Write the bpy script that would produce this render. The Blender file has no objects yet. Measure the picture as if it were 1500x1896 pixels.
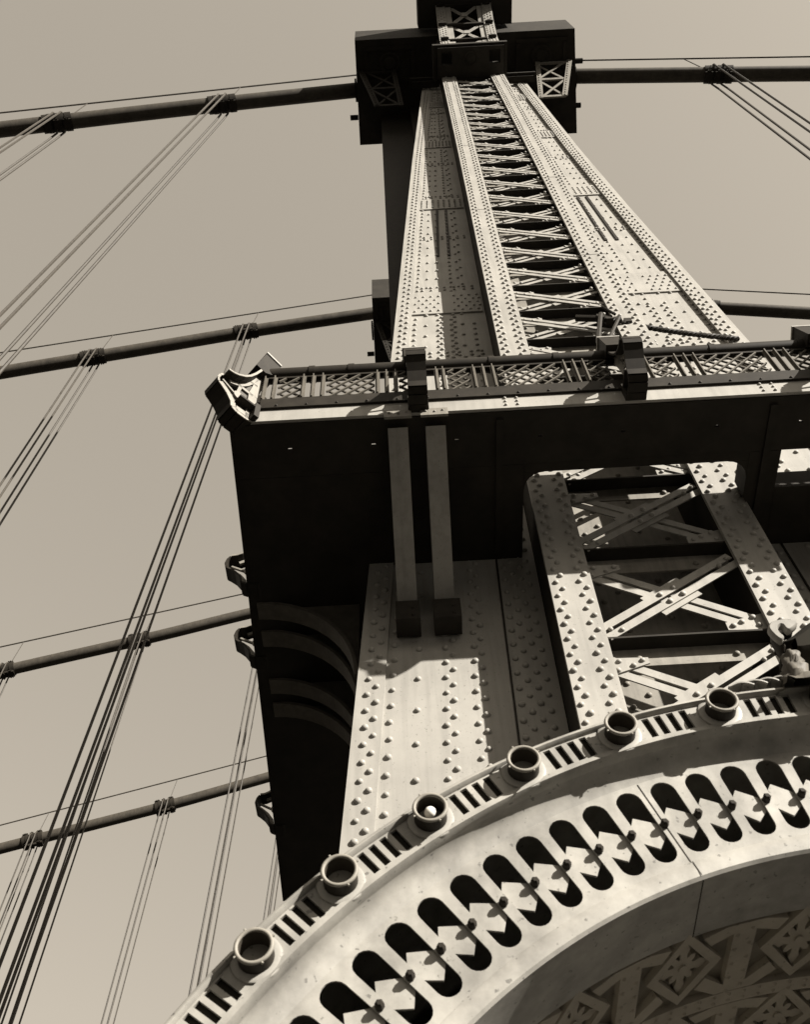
import bpy, math, random
from mathutils import Vector, Matrix
random.seed(7)
R = math.radians
C = bpy.context.scene.collection
ZC = 1.6                                  # eye height above the roadway; heights below are measured from the eye

# ---------------------------------------------------------------- materials
def nt(name):
    m = bpy.data.materials.new(name); m.use_nodes = True
    t = m.node_tree; b = t.nodes['Principled BSDF']
    return m, t, b
def mk(name, col, var=.18, rough=.6, scale=1.6, streak=0.0, speck=0.0, bump=.0, spec=.3, stain=None):
    m, t, b = nt(name); N = t.nodes; L = t.links
    tc = N.new('ShaderNodeTexCoord'); mp = N.new('ShaderNodeMapping')
    L.new(tc.outputs['Object'], mp.inputs[0])
    n = N.new('ShaderNodeTexNoise'); n.inputs['Scale'].default_value = scale; n.inputs['Detail'].default_value = 7; n.inputs['Roughness'].default_value = .65
    L.new(mp.outputs[0], n.inputs['Vector'])
    r = N.new('ShaderNodeValToRGB'); r.color_ramp.elements[0].position = .32; r.color_ramp.elements[1].position = .72
    lo = [c*(1-var) for c in col]; hi = [min(1, c*(1+var*.55)) for c in col]
    r.color_ramp.elements[0].color = (*lo, 1); r.color_ramp.elements[1].color = (*hi, 1)
    L.new(n.outputs['Fac'], r.inputs[0]); last = r.outputs[0]
    if streak:                            # rain streaks running down the steel
        m2 = N.new('ShaderNodeMapping'); m2.inputs['Scale'].default_value = (7, 7, .45); L.new(tc.outputs['Object'], m2.inputs[0])
        n2 = N.new('ShaderNodeTexNoise'); n2.inputs['Scale'].default_value = 1.4; n2.inputs['Detail'].default_value = 5
        L.new(m2.outputs[0], n2.inputs['Vector'])
        r2 = N.new('ShaderNodeValToRGB'); r2.color_ramp.elements[0].position = .30; r2.color_ramp.elements[1].position = .56
        r2.color_ramp.elements[0].color = (1-streak,)*3+(1,); r2.color_ramp.elements[1].color = (1, 1, 1, 1)
        L.new(n2.outputs['Fac'], r2.inputs[0])
        x = N.new('ShaderNodeMix'); x.data_type = 'RGBA'; x.blend_type = 'MULTIPLY'; x.inputs[0].default_value = 1
        L.new(last, x.inputs[6]); L.new(r2.outputs[0], x.inputs[7]); last = x.outputs[2]
    if speck:                             # small chips and rust specks
        n3 = N.new('ShaderNodeTexNoise'); n3.inputs['Scale'].default_value = 34; n3.inputs['Detail'].default_value = 3
        L.new(tc.outputs['Object'], n3.inputs['Vector'])
        r3 = N.new('ShaderNodeValToRGB'); r3.color_ramp.elements[0].position = .66; r3.color_ramp.elements[1].position = .71
        r3.color_ramp.elements[0].color = (1, 1, 1, 1); r3.color_ramp.elements[1].color = (1-speck,)*3+(1,)
        L.new(n3.outputs['Fac'], r3.inputs[0])
        x = N.new('ShaderNodeMix'); x.data_type = 'RGBA'; x.blend_type = 'MULTIPLY'; x.inputs[0].default_value = 1
        L.new(last, x.inputs[6]); L.new(r3.outputs[0], x.inputs[7]); last = x.outputs[2]
    L.new(last, b.inputs['Base Color'])
    b.inputs['Roughness'].default_value = rough; b.inputs['Specular IOR Level'].default_value = spec
    if bump:
        bp = N.new('ShaderNodeBump'); bp.inputs['Strength'].default_value = bump; bp.inputs['Distance'].default_value = .02
        L.new(n.outputs['Fac'], bp.inputs['Height']); L.new(bp.outputs[0], b.inputs['Normal'])
    return m
PAINT = mk('steel_paint', (.298, .284, .256), .14, .55, 1.3, streak=.16, speck=.35, bump=.06)
PAINT2 = mk('steel_paint_weathered', (.215, .199, .170), .22, .6, 2.2, streak=.25, speck=.4, bump=.08)
ARCH = mk('arch_paint', (.308, .294, .264), .42, .5, 3.0, streak=.18, speck=.5, bump=.14)
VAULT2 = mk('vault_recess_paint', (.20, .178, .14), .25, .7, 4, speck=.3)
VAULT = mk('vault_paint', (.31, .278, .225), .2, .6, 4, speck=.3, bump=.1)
SHADE_DARK = mk('shade_dark_steel', (.027, .0235, .0185), .35, .75, 1.8, spec=.15)  # near-black steel: shade of undersides and walls put into the colour
DARK = mk('dark_iron', (.024, .0205, .016), .3, .6, 5, spec=.12)
CABLE = mk('cable_wrap', (.06, .052, .041), .35, .7, 2.5, streak=.2, spec=.2)
ROPE = mk('rope_steel', (.05, .043, .034), .3, .6, 8, spec=.25)
RAIL = mk('railing_paint', (.10, .09, .074), .3, .6, 5, speck=.3, spec=.2)
HOLLOW = mk('shade_black', (.02, .018, .014), .2, .9, 3, spec=.05)  # near-black: darkness of hollows and undersides put into the colour
GLASS = mk('bulb_glass', (.75, .72, .66), .05, .12, 9, spec=.6)
ROAD = mk('asphalt', (.024, .022, .019), .3, .9, .8, spec=.2)

# ---------------------------------------------------------------- mesh helpers
class MB:
    def __init__(s, T=None): s.v = []; s.f = []; s.T = T
    def add(s, vs, fs):
        o = len(s.v)
        if s.T: vs = [s.T(*p) for p in vs]
        s.v += [tuple(p) for p in vs]; s.f += [tuple(o+i for i in f) for f in fs]
    def box(s, x0, x1, y0, y1, z0, z1):
        s.add([(x0,y0,z0),(x1,y0,z0),(x1,y1,z0),(x0,y1,z0),(x0,y0,z1),(x1,y0,z1),(x1,y1,z1),(x0,y1,z1)],
              [(3,2,1,0),(4,5,6,7),(0,1,5,4),(1,2,6,5),(2,3,7,6),(3,0,4,7)])
    def slab(s, quad, y0, y1):            # polygon in x-z pushed through y
        n = len(quad)
        s.add([(x, y0, z) for x, z in quad]+[(x, y1, z) for x, z in quad],
              [tuple(range(n-1, -1, -1)) if s.ccw(quad) is False else tuple(range(n)), tuple(range(n, 2*n))[::-1] if s.ccw(quad) else tuple(range(n, 2*n))]
              + [(i, (i+1) % n, n+(i+1) % n, n+i)[::-1] for i in range(n)])
    @staticmethod
    def ccw(q): return sum(q[i][0]*q[(i+1) % len(q)][1]-q[(i+1) % len(q)][0]*q[i][1] for i in range(len(q))) > 0
    def plate(s, poly, z0, z1):           # polygon in x-y pushed through z
        n = len(poly)
        s.add([(x, y, z0) for x, y in poly]+[(x, y, z1) for x, y in poly],
              [tuple(range(n))[::-1], tuple(range(n, 2*n))]+[(i, (i+1) % n, n+(i+1) % n, n+i) for i in range(n)])
    def bar(s, a, b, w, y0, y1):          # flat bar in x-z from a to b, width w
        dx, dz = b[0]-a[0], b[1]-a[1]; l = math.hypot(dx, dz); px, pz = -dz/l*w/2, dx/l*w/2
        s.slab([(a[0]-px, a[1]-pz), (b[0]-px, b[1]-pz), (b[0]+px, b[1]+pz), (a[0]+px, a[1]+pz)], y0, y1)
    def tube(s, path, r, n=10, cap=True, closed=False):
        P = [Vector(p) for p in path]; rs = r if isinstance(r, (list, tuple)) else [r]*len(P)
        vs = []; up = None
        for i, p in enumerate(P):
            if closed: d = (P[(i+1) % len(P)]-P[i-1]).normalized()
            else: d = (P[min(i+1, len(P)-1)]-P[max(i-1, 0)]).normalized()
            if up is None:
                up = d.orthogonal().normalized()
            up = (up-d*up.dot(d)).normalized(); sd = d.cross(up)
            for k in range(n):
                a = 2*math.pi*k/n; vs.append(p+(up*math.cos(a)+sd*math.sin(a))*rs[i])
        fs = []; m = len(P)
        for i in range(m if closed else m-1):
            j = (i+1) % m
            for k in range(n): fs.append((i*n+k, i*n+(k+1) % n, j*n+(k+1) % n, j*n+k))
        if cap and not closed: fs += [tuple(range(n))[::-1], tuple((m-1)*n+k for k in range(n))]
        s.add(vs, fs)
    def rivets(s, pts, y, r=.05, h=.042, n=7):   # domed heads standing out of a face that looks to -y
        base = []; fs = []
        if r > .035: n = 9
        rings = ((1, 0), (.93, .42), (.72, .76), (.38, .96)) if r > .035 else ((1, 0), (.84, .6), (.45, .93)); m = len(rings)
        for rr, hh in rings:
            base += [(r*rr*math.cos(2*math.pi*k/n), -h*hh, r*rr*math.sin(2*math.pi*k/n)) for k in range(n)]
        base.append((0, -h, 0))
        for q in range(m-1): fs += [(q*n+k, q*n+(k+1) % n, q*n+n+(k+1) % n, q*n+n+k) for k in range(n)]
        fs += [((m-1)*n+k, (m-1)*n+(k+1) % n, m*n) for k in range(n)]
        for x, z in pts:
            q = random.uniform(.9, 1.08); s.add([(x+a*q, y+b*q, z+c*q) for a, b, c in base], fs)
    def lathe(s, prof, n=24, o=(0, 0, 0), axis='y'):   # prof: (radius, along axis)
        vs = []; m = len(prof)
        for r, h in prof:
            for k in range(n):
                a = 2*math.pi*k/n
                vs.append((o[0]+r*math.cos(a), o[1]+h, o[2]+r*math.sin(a)) if axis == 'y' else (o[0]+r*math.cos(a), o[1]+r*math.sin(a), o[2]+h))
        s.add(vs, [(i*n+k, i*n+(k+1) % n, (i+1)*n+(k+1) % n, (i+1)*n+k) for i in range(m-1) for k in range(n)])
    def heads(s, pts, y, r=.043, h=.038): # larger heads low down, smaller ones higher up the tower
        s.rivets([p for p in pts if p[1] < 21.5], y, r, h); s.rivets([p for p in pts if p[1] >= 21.5], y, r*.86, h*.95)
    def build(s, name, mat, parent=None, smooth=38, under=None):
        base = Vector(parent['at']) if parent is not None and 'at' in parent else Vector((0, 0, 0))
        me = bpy.data.meshes.new(name)
        me.from_pydata([(v[0]-base.x, v[1]-base.y, v[2]+ZC-base.z) for v in s.v], [], s.f)
        me.materials.append(mat); me.update()
        if smooth:
            me.shade_smooth(); me.set_sharp_from_angle(angle=R(smooth))
        o = bpy.data.objects.new(name, me); C.objects.link(o)
        if parent is not None:
            o.parent = under or parent
        return o
def thing(name, label, cat, at=(0, 0, 0), group=None, kind=None):
    o = bpy.data.objects.new(name, None); C.objects.link(o)
    p = (at[0], at[1], at[2]+ZC); o.location = p; o['at'] = p
    tag(o, label, cat, group, kind); return o
def tag(o, label=None, cat=None, group=None, kind=None):
    if label: o['label'] = label
    if cat: o['category'] = cat
    if group: o['group'] = group
    if kind: o['kind'] = kind
    return o
def kids(o): return [c for c in bpy.data.objects if c.parent == o]
def copy_tree(o, parent=None):            # a thing, its parts and their sub-parts
    c = o.copy(); C.objects.link(c); c.parent = parent
    for ch in kids(o): copy_tree(ch, c)
    return c
def lerp(a, b, t): return a+(b-a)*t
def pw(tab):
    def f(x):
        if x <= tab[0][0]: i = 0
        elif x >= tab[-1][0]: i = len(tab)-2
        else: i = max(k for k in range(len(tab)-1) if tab[k][0] <= x)
        (a, p), (b, q) = tab[i], tab[i+1]
        return p+(q-p)*(x-a)/(b-a)
    return f
def frange(a, b, st):
    out = []
    while a < b: out.append(a); a += st
    return out

# ---------------------------------------------------------------- ground
g = MB(); g.box(-900, 900, -900, 900, -2.1, -1.6)
tag(g.build('ground', ROAD, smooth=0), kind='structure')

# ---------------------------------------------------------------- tower column
XL = pw([(-1.6, -1.45), (9.3, -.75), (19.1, -.12), (34.4, .88), (46.5, 1.77)])
XR = pw([(-1.6, 8.4), (9.3, 7.76), (19.2, 7.2), (31.8, 6.55), (46.5, 6.10)])
LL = pw([(-1.6, 1.68), (8.3, 1.78), (11.9, 1.87), (19, 1.98), (31, 2.24), (43.3, 2.455)])
FW = .56
RL = pw([(-1.6, 4.36), (8.3, 4.38), (19, 4.36), (31, 4.42), (43.3, 4.43)])
YP, YF, ZT = 8.98, 8.2, 47.5
def strip(mb, xa, xb, z0, z1, y0, y1, st=6.0):
    zs = [z0]
    while zs[-1]+st < z1-1: zs.append(zs[-1]+st)
    zs.append(z1)
    L = [(xa(z), z) for z in zs]; Q = [(xb(z), z) for z in zs]; n = len(zs)
    v = [(x, y0, z) for x, z in L]+[(x, y0, z) for x, z in Q]+[(x, y1, z) for x, z in L]+[(x, y1, z) for x, z in Q]
    f = []
    for i in range(n-1):
        f += [(i, n+i, n+i+1, i+1), (2*n+i, 2*n+i+1, 3*n+i+1, 3*n+i), (i, i+1, 2*n+i+1, 2*n+i), (n+i, 3*n+i, 3*n+i+1, n+i+1)]
    f += [(0, 2*n, 3*n, n), (n-1, 2*n-1, 4*n-1, 3*n-1)]
    mb.add(v, f)
def jit(): return random.uniform(-.006, .006)
def column():
    t = thing('tower_column', 'tall tapering riveted steel column in pale paint rising behind the railed balcony', 'bridge tower', (3.6, 10, -1.6), 'columns of the bridge tower', 'thing')
    for side in (0, 1):
        e = XL if side == 0 else XR
        f = (lambda z: LL(z)) if side == 0 else (lambda z: RL(z)+FW)
        def X(z, d): return lerp(e(z), f(z), d)
        sg = 1 if side == 0 else -1
        def W(z): return abs(f(z)-e(z))
        mb = MB(); strip(mb, (lambda z: e(z)+sg*.02) if side == 0 else (lambda z: f(z)-.01), (lambda z: f(z)+.01) if side == 0 else (lambda z: e(z)-.02), -1.6, ZT, YP, YP+.25)
        pts = []
        pit = .28
        for z in frange(-1, ZT-.3, pit):
            k = round((z+1)/pit)
            for fr, step, off in ((.34, 1, 0), (.39, 1, .5), (.52, 1, 0), (.57, 1, .5)) if z < 21.4 else ((.33, 2, 0), (.55, 1, 0), (.74, 2, .5)):
                if k % step == 0: pts.append((e(z)+sg*(.42+fr*(W(z)-.42))+jit(), z+off*pit))
            pts.append((e(z)+sg*.46+jit(), z+.1))
            if k % 2 == 0: pts.append((e(z)+sg*(.42+.17*(W(z)-.42)), z))
            if k % 2 == 0 and 12 < z < 40: pts.append((e(z)+sg*(.42+.67*(W(z)-.42)), z))
            if z < 13.5:
                for fr, off in ((.77, 0), (.83, .5), (.885, 0), (.94, .5)): pts.append((e(z)+sg*(.42+fr*(W(z)-.42))+jit(), z+off*pit))
            elif z < 21: pts.append((e(z)+sg*(.42+.83*(W(z)-.42)), z))
        for zz in frange(15.6, ZT-2, 3.65):
            for fr in (.1, .24, .45, .6, .75, .88): pts += [(e(zz)+sg*(.42+fr*(W(zz)-.42)), zz), (e(zz)+sg*(.42+fr*(W(zz)-.42)), zz+.16)]
        mb.heads(pts, YP, .044, .038)
        mb.build('side_plate', PAINT, t)
        # outer corner angle, standing proud of the plate, two staggered rows
        mb = MB()
        wa = .36
        if side == 0: strip(mb, e, lambda z: e(z)+wa, -1.6, ZT, YP-.04, YP+.3)
        else: strip(mb, lambda z: e(z)-.42, e, -1.6, ZT, YP-.085, YP+.3)
        pts = []
        for z in frange(-1, ZT-.2, .28): pts += [(e(z)+sg*.15+jit(), z), (e(z)+sg*.27+jit(), z+.14)]
        if side == 1: pts += [(e(z)-.36, z+.07) for z in frange(12, ZT, .28)]
        mb.heads(pts, YP-(.04 if side == 0 else .085), .044, .038)
        mb.build('corner_angle', PAINT, t)
        # narrow cover strip beside the lattice on the lower part
        mb = MB(); a = (lambda z: e(z)+sg*(.42+.72*(W(z)-.42))); b2 = (lambda z: a(z)+sg*.025)
        strip(mb, a if side == 0 else b2, b2 if side == 0 else a, -1.6, 14.2, YP-.022, YP+.002); mb.build('seam_strip', DARK, t)
        # splice plates
        for zs, hh in ((21.45, 1.25), (29.1, .95), (36.0, .9), (42.2, .9)):
            zs += .55*side
            mb = MB(); x0 = lambda z: e(z)+sg*(.34 if side == 0 else .43); x1 = lambda z: f(z)-sg*.03
            if side == 0: strip(mb, x0, x1, zs, zs+hh, YP-.036, YP+.01)
            else: strip(mb, x1, x0, zs, zs+hh, YP-.036, YP+.01)
            pts = []; nc = 9 if zs < 25 else 8
            for i in range(nc):
                for j in range(5):
                    z = zs+.14+j*(hh-.2)/5; fr = (i+.5+.5*(j % 2)*(zs < 25))/nc
                    if zs < 25 and .42 < fr < .60: continue
                    pts.append((lerp(x0(z), x1(z), min(fr, .97)), z))
            mb.heads(pts, YP-.036, .04, .034); mb.build('splice_plate', PAINT, t)
        # two thin upright stiffeners below the second splice
        for fr in (.36, .56):
            mb = MB(); xa = lambda z: e(z)+sg*(.42+fr*(W(z)-.42)); 
            strip(mb, lambda z: xa(z)-.035, lambda z: xa(z)+.035, 25.2+.5*side, 29.05+.5*side, YP-.03, YP+.01); mb.build('stiffener', DARK, t)
    # lattice flanges with their side walls
    for side in (0, 1):
        a = LL if side == 0 else RL
        b = lambda z: a(z)+FW
        mb = MB(); strip(mb, a, b, -1.6, 44.9, YF, YF+.06)
        pts = []
        for z in frange(-1, 44.6, .28):
            pts += [(a(z)+FW*.15+jit(), z), (a(z)+FW*.29+jit(), z+.14), (a(z)+FW*.71+jit(), z), (a(z)+FW*.86+jit(), z+.14)]
        mb.heads(pts, YF, .041, .037); mb.build('flange_plate', PAINT, t)
        for z in ((16.2, 26.4, 33.0) if side == 0 else (14.9, 22.6, 29.0)):
            mb = MB(); mb.box(a(z)+.004, b(z)-.004, YF-.003, YF+.01, z, z+.022); mb.build('plate_joint', DARK, t)
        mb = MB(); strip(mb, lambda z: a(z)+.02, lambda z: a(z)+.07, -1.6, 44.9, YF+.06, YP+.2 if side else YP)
        mb.build('flange_wall', SHADE_DARK, t); mb = MB()  # wall shade put into a near-black colour
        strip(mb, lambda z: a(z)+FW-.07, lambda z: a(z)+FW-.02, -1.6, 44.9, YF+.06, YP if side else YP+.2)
        mb.build('flange_wall', SHADE_DARK, t)
    mb = MB(); strip(mb, lambda z: LL(z)+.3, lambda z: RL(z)+.3, -1.6, 45, YP+.215, YP+.245)
    pts = []
    for z in frange(2, 22, .42):
        for fr in (.18, .3, .62, .82): pts.append((lerp(LL(z)+FW, RL(z), fr), z+(.2 if fr in (.3, .82) else 0)))
    mb.rivets(pts, YP+.215, .045, .04); mb.build('back_plate', PAINT2, t)
    # rear box of the column, its shade put into the dark colour
    mb = MB(); mb.box(-.1, 7.3, 10.3, 11.5, -1.6, ZT); mb.box(1.2, 6, YP+1.0, 10.3, -1.6, ZT); mb.build('rear_box', DARK, t)
    # battens and crossed braces
    zb = [3.6, 5.45, 7.3, 9.10, 10.95, 12.75, 14.5, 16.25]+[17.95+1.42*i for i in range(19)]
    for i, z in enumerate(zb):
        xa, xb = LL(z)+FW-.02, RL(z)+.02
        mb = MB(); mb.box(xa, xb, YF+.265, YF+.29, z, z+.297)
        mb.rivets([(xa+.10, z+.12), (xa+.42, z+.12), (xb-.45, z+.12), (xb-.1, z+.12)], YF+.265, .042, .04)
        bt = mb.build('batten', PAINT2, t)
        mb = MB(); mb.box(xa, xb, YF+.065, YF+.30, z+.30, z+.33); mb.build('batten_ledge', SHADE_DARK, t, under=bt)  # ledge coloured near-black to stand for its shaded underside
        if i == len(zb)-1: break
        z0, z1 = z+.35, zb[i+1]-.02
        h = z1-z0; mb = MB()
        A, B = (xa+.02, z0+.05), (xb-.02, z1-.05); P, Q = (xa+.02, z1-.08), (xb-.02, z0+.08)
        dx, dz = B[0]-A[0], B[1]-A[1]; l = math.hypot(dx, dz); nx, nz = -dz/l, dx/l
        ya, yb = (YF+.068, YF+.115) if z < 12 else (YF+.115, YF+.068)
        for s in (-1, 1):
            o = s*.085; mb.bar((A[0]+nx*o, A[1]+nz*o), (B[0]+nx*o, B[1]+nz*o), .115 if z < 17 else .095, ya, ya+.02)
        ex, ez = Q[0]-P[0], Q[1]-P[1]; l2 = math.hypot(ex, ez); mx, mz = -ez/l2, ex/l2
        for s in (-1, 1):
            o = s*.085; mb.bar((P[0]+mx*o, P[1]+mz*o), (Q[0]+mx*o, Q[1]+mz*o), .115 if z < 17 else .095, yb, yb+.02)
        gl = .34 if z < 18 else .2
        cx, cz = (A[0]+B[0])/2, (A[1]+B[1])/2
        ux, uz = dx/l, dz/l
        gs = []
        for s in (-1, 1):
            mb.bar((cx-ux*gl+nx*s*.16, cz-uz*gl+nz*s*.16), (cx+ux*gl+nx*s*.16, cz+uz*gl+nz*s*.16), .12, YF+.092, YF+.112)
        if h > 1.3: mb.rivets([(cx-ux*.12+nx*.085, cz-uz*.12+nz*.085), (cx+ux*.12+nx*.085, cz+uz*.12+nz*.085), (cx-ux*.12-nx*.085, cz-uz*.12-nz*.085), (cx+ux*.12-nx*.085, cz+uz*.12-nz*.085)], YF+.066, .04, .036)
        for x, s, zc in ((xa, 1, z1), (xb, -1, z0)):   # end gussets
            q = [(x, zc-.30 if zc == z1 else zc), (x+s*.50, zc-.12 if zc == z1 else zc+.02), (x+s*.50, zc-.02 if zc == z1 else zc+.16), (x, zc if zc == z1 else zc+.3)]
            g = MB(); gs.append(g); g.slab(q, YF+.092, YF+.112)
            g.rivets([(x+s*.1, (q[0][1]+q[3][1])/2-.07), (x+s*.14, (q[0][1]+q[3][1])/2+.08), (x+s*.3, (q[0][1]+q[3][1])/2), (x+s*.42, (q[1][1]+q[2][1])/2)], YF+.09, .038, .034)
        for x, s, zc in ((xa, 1, z0), (xb, -1, z1)):
            mb.rivets([(x+s*.12, zc+(.12 if zc == z0 else -.05)), (x+s*.26, zc+(.10 if zc == z0 else -.2))], YF+.066, .036, .033)
        cb = mb.build('cross_brace', PAINT, t)
        for g in gs: g.build('gusset_plate', PAINT, t, under=cb)
    # capital: moulded block over the lattice with two open pockets, side cornices
    mb = MB(); z0, z1 = 43.95, 44.3
    mb.box(2.30, 4.98, 7.10, 7.25, z0, z1); mb.box(2.30, 4.98, 7.75, 8.26, z0, z1)
    for a, b in ((2.30, 2.46), (2.9, 4.39), (4.83, 4.98)): mb.box(a, b, 7.25, 7.75, z0, z1)
    mb.box(2.12, 5.12, 7.0, 7.09, z0+.12, z1+.05); mb.box(2.12, 2.28, 7.09, 8.3, z0+.12, z1+.02); mb.box(5.0, 5.12, 7.09, 8.3, z0+.12, z1+.02)
    mb.lathe([(0, -.05), (.14, -.04), (.2, 0), (.26, -.03), (.3, .01)], 14, (3.64, 7.52, z0), 'z')
    mb.build('capital_block', SHADE_DARK, t)
    for a, b in ((1.30, 2.36), (4.96, 6.42)):
        mb = MB(); mb.box(a, b, 8.62, 8.89, 45.6, 45.72); mb.box(a-.1, b+.1, 8.5, 8.89, 45.73, 45.85); mb.build('side_cornice', SHADE_DARK, t)
    return t
column()
# the next column behind, the same shape with its plates only
src = [o for o in bpy.data.objects if o.parent and o.parent.name == 'tower_column' and o.name.split('.')[0] in ('side_plate', 'rear_box', 'flange_plate', 'back_plate', 'corner_angle')]
t0 = bpy.data.objects['tower_column']; t1 = t0.copy(); C.objects.link(t1); t1.location.y += 11.65
t1['label'] = 'second steel column standing in shadow directly behind the lattice-fronted column'
for o in src: copy_tree(o, t1)

# ---------------------------------------------------------------- saddle platforms at the top
def platform(y0, label):
    t = thing('saddle_platform', label, 'saddle platform', (3.7, y0+2.2, 47.5), 'saddle platforms on the tower columns')
    mb = MB(); mb.plate([(-1.05, y0), (8.42, y0), (8.72, y0+4.35), (-1.12, y0+4.35)], 47.52, 50.0)
    mb.build('deck_box', SHADE_DARK, t)
    for xa in (-.7, 5.9):                 # shallow frames on the underside
        mb = MB()
        for a, b, c, d in ((xa, xa+2.2, y0+.3, y0+.45), (xa, xa+2.2, y0+1.6, y0+1.75), (xa, xa+.15, y0+.47, y0+1.58), (xa+2.05, xa+2.2, y0+.47, y0+1.58)): mb.box(a, b, c, d, 47.44, 47.515)
        mb.lathe([(0, -.1), (.22, -.09), (.3, -.02), (.42, -.07), (.5, .0)], 12, (xa+1.1, y0+1.0, 47.5), 'z')
        mb.build('soffit_frame', SHADE_DARK, t)
    for x, s, yy, zz in ((-1.13, -1, 3.3, 48.2), (8.6, 1, 3.3, 48.2), (8.5, 1, 1.35, 47.75)):
        mb = MB(); mb.tube([(x, y0+yy, zz), (x+s*.36, y0+yy, zz)], .12, 10); mb.build('roller', DARK, t)
    for x in (-1.2, 8.68):                # collars where the main cable enters
        mb = MB(); mb.lathe([(.42, x), (.5, x), (.5, x+.08), (.42, x+.08)], 20, (0, 0, 0), 'y')
        mb.v = [(b, y0+2.25+a, c+48.75) for a, b, c in mb.v]; mb.build('cable_collar', DARK, t)
    for sd in (1, -1):                     # flared lattice brackets carrying each wing
        a, b = Vector((0, y0+2.12, 44.6)), Vector((0, y0+1.22, 47.5)); d = b-a; l = d.length; d.normalize(); n = Vector((0, -d.z, d.y))
        T = lambda x, y, z: ((3.70+sd*(x-3.70)), a.y+d.y*z-n.y*y, a.z+d.z*z-n.z*y)
        mt = PAINT2 if sd > 0 else SHADE_DARK  # left bracket coloured near-black for shade, right one keeps its paint
        mb = MB(T); mb.bar((6.62, 0), (6.85, l), .2, 0, .08); mb.bar((7.62, .1), (8.25, l), .22, 0, .08)
        for z in (.12, l*.5, l-.12): mb.bar((6.62+.3*z/l, z), (7.66+.6*z/l, z), .13, .02, .1)
        for za, zb2 in ((.15, l*.48), (l*.52, l-.15)):
            mb.bar((6.72, za), (7.7+.3*zb2/l, zb2), .10, .03, .06); mb.bar((6.75, zb2), (7.65+.3*za/l, za), .10, .07, .1)
        for f in range(16): mb.rivets([(6.62+.23*f/16, .1+f*l/16), (7.64+.6*f/16, .15+f*l/16)], 0, .035, .03)
        mb.build('wing_bracket', mt, t)
    return t
p0 = platform(7.18, 'dark cross-shaped saddle platform crowning the pale lattice column, topmost in the picture')
q0 = copy_tree(p0); q0.location.y += 11.65
q0['label'] = 'small dark platform box peeping out left of the column above the balcony rail'
# flared crown with its lattice, in front of the nearest platform
mb = MB(); mb.box(1.75, 5.85, 4.9, 7.04, 48.75, 50.2); mb.build('crown_box', SHADE_DARK, p0)
FL = [(7.22, 44.4), (7.10, 45.9), (6.72, 47.35), (6.15, 48.72)]
def flare(i):
    a, b = Vector((0, *FL[i])), Vector((0, *FL[i+1])); d = (b-a); l = d.length; d.normalize(); n = Vector((0, d.z, -d.y))
    if n.y > 0: n = -n
    return (lambda x, y, z: (x, a.y+d.y*z-n.y*y, a.z+d.z*z-n.z*y)), l
for i in range(3):
    T, l = flare(i)
    for a, b in ((2.52, 2.92), (4.50, 4.92)):
        mb = MB(T); mb.box(a, b, 0, .05, 0, l); mb.rivets([(a+fr*(b-a), z+o) for z in frange(.1, l-.1, .2) for fr, o in ((.2, 0), (.5, .1), (.8, 0))], 0, .035, .03)
        if a < 3: mb.box(2.93, 3.16, .045, .1, 0, l)
        else: mb.box(4.28, 4.49, .045, .1, 0, l)
        mb.build('flared_post', PAINT, p0)
    mb = MB(T); mb.box(2.9, 4.5, -.03, .3, l-.12, l); mb.box(2.9, 4.5, .3, .33, l-.35, l)
    for x in (2.72, 4.70): mb.slab([(x-.17, l-.16), (x+.17, l-.16), (x, l-.02)], -.14, -.0)
    mb.build('flared_batten', DARK, p0)
    mb = MB(T)
    for s in (-1, 1):
        for P, Q, y in (((3.18, .1), (4.26, l-.16), .06), ((3.18, l-.16), (4.26, .1), .1)):
            mb.bar((P[0], P[1]+s*.07), (Q[0], Q[1]+s*.07), .075, y, y+.02)
    mb.box(3.6, 3.84, .03, .05, l/2-.15, l/2+.12); mb.build('flared_brace', PAINT, p0)
mb = MB(); mb.box(2.45, 5.0, 7.32, 7.4, 44.4, 47.5); mb.build('crown_back', SHADE_DARK, p0)

# ---------------------------------------------------------------- balcony
bal = thing('balcony', 'broad dark-bottomed balcony wrapped round the tower column, pale fascia along its edge', 'balcony', (3.5, 9, 12.1))
ZB = 12.12
hx = [-1.53, -.38, .765, 1.91, 3.05, 4.34, 5.5, 6.65, 7.8]
mb = MB(); mb.plate([(-2.27, 6.52), (10.5, 6.52), (10.5, 6.90), (-2.285, 6.90)], ZB, ZB+.05); mb.plate([(-2.29, 6.94), (10.5, 6.94), (10.5, 7.36), (-2.33, 7.36)], ZB, ZB+.05)
xs = [-2.287]+[q for h in hx for q in (h-.028, h+.028)]+[10.5]
for a, b in zip(xs[::2], xs[1::2]): mb.plate([(a, 6.90), (b, 6.90), (b, 6.94), (a, 6.94)], ZB, ZB+.05)
mb.build('floor_plate', SHADE_DARK, bal, smooth=0)  # underside shade put into the floor colour
mb = MB(); mb.plate([(1.705, 7.362), (4.855, 7.362), (4.855, 7.50), (1.705, 7.50)], ZB, ZB+.4); mb.build('floor_slab', SHADE_DARK, bal, smooth=0)
mb = MB(); mb.plate([(-2.33, 7.365), (1.70, 7.365), (1.70, 16.8), (-2.70, 16.8)], ZB, ZB+.4); mb.build('floor_slab', SHADE_DARK, bal, smooth=0)
mb = MB(); mb.plate([(4.86, 7.365), (5.30, 7.365), (5.30, 8.9), (4.86, 8.1)], ZB, ZB+.4); mb.build('floor_slab', SHADE_DARK, bal, smooth=0)
mb = MB(); mb.plate([(7.2, 7.365), (10.5, 7.365), (10.5, 16.8), (7.2, 16.8)], ZB, ZB+.4); mb.build('floor_slab', SHADE_DARK, bal, smooth=0)
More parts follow.
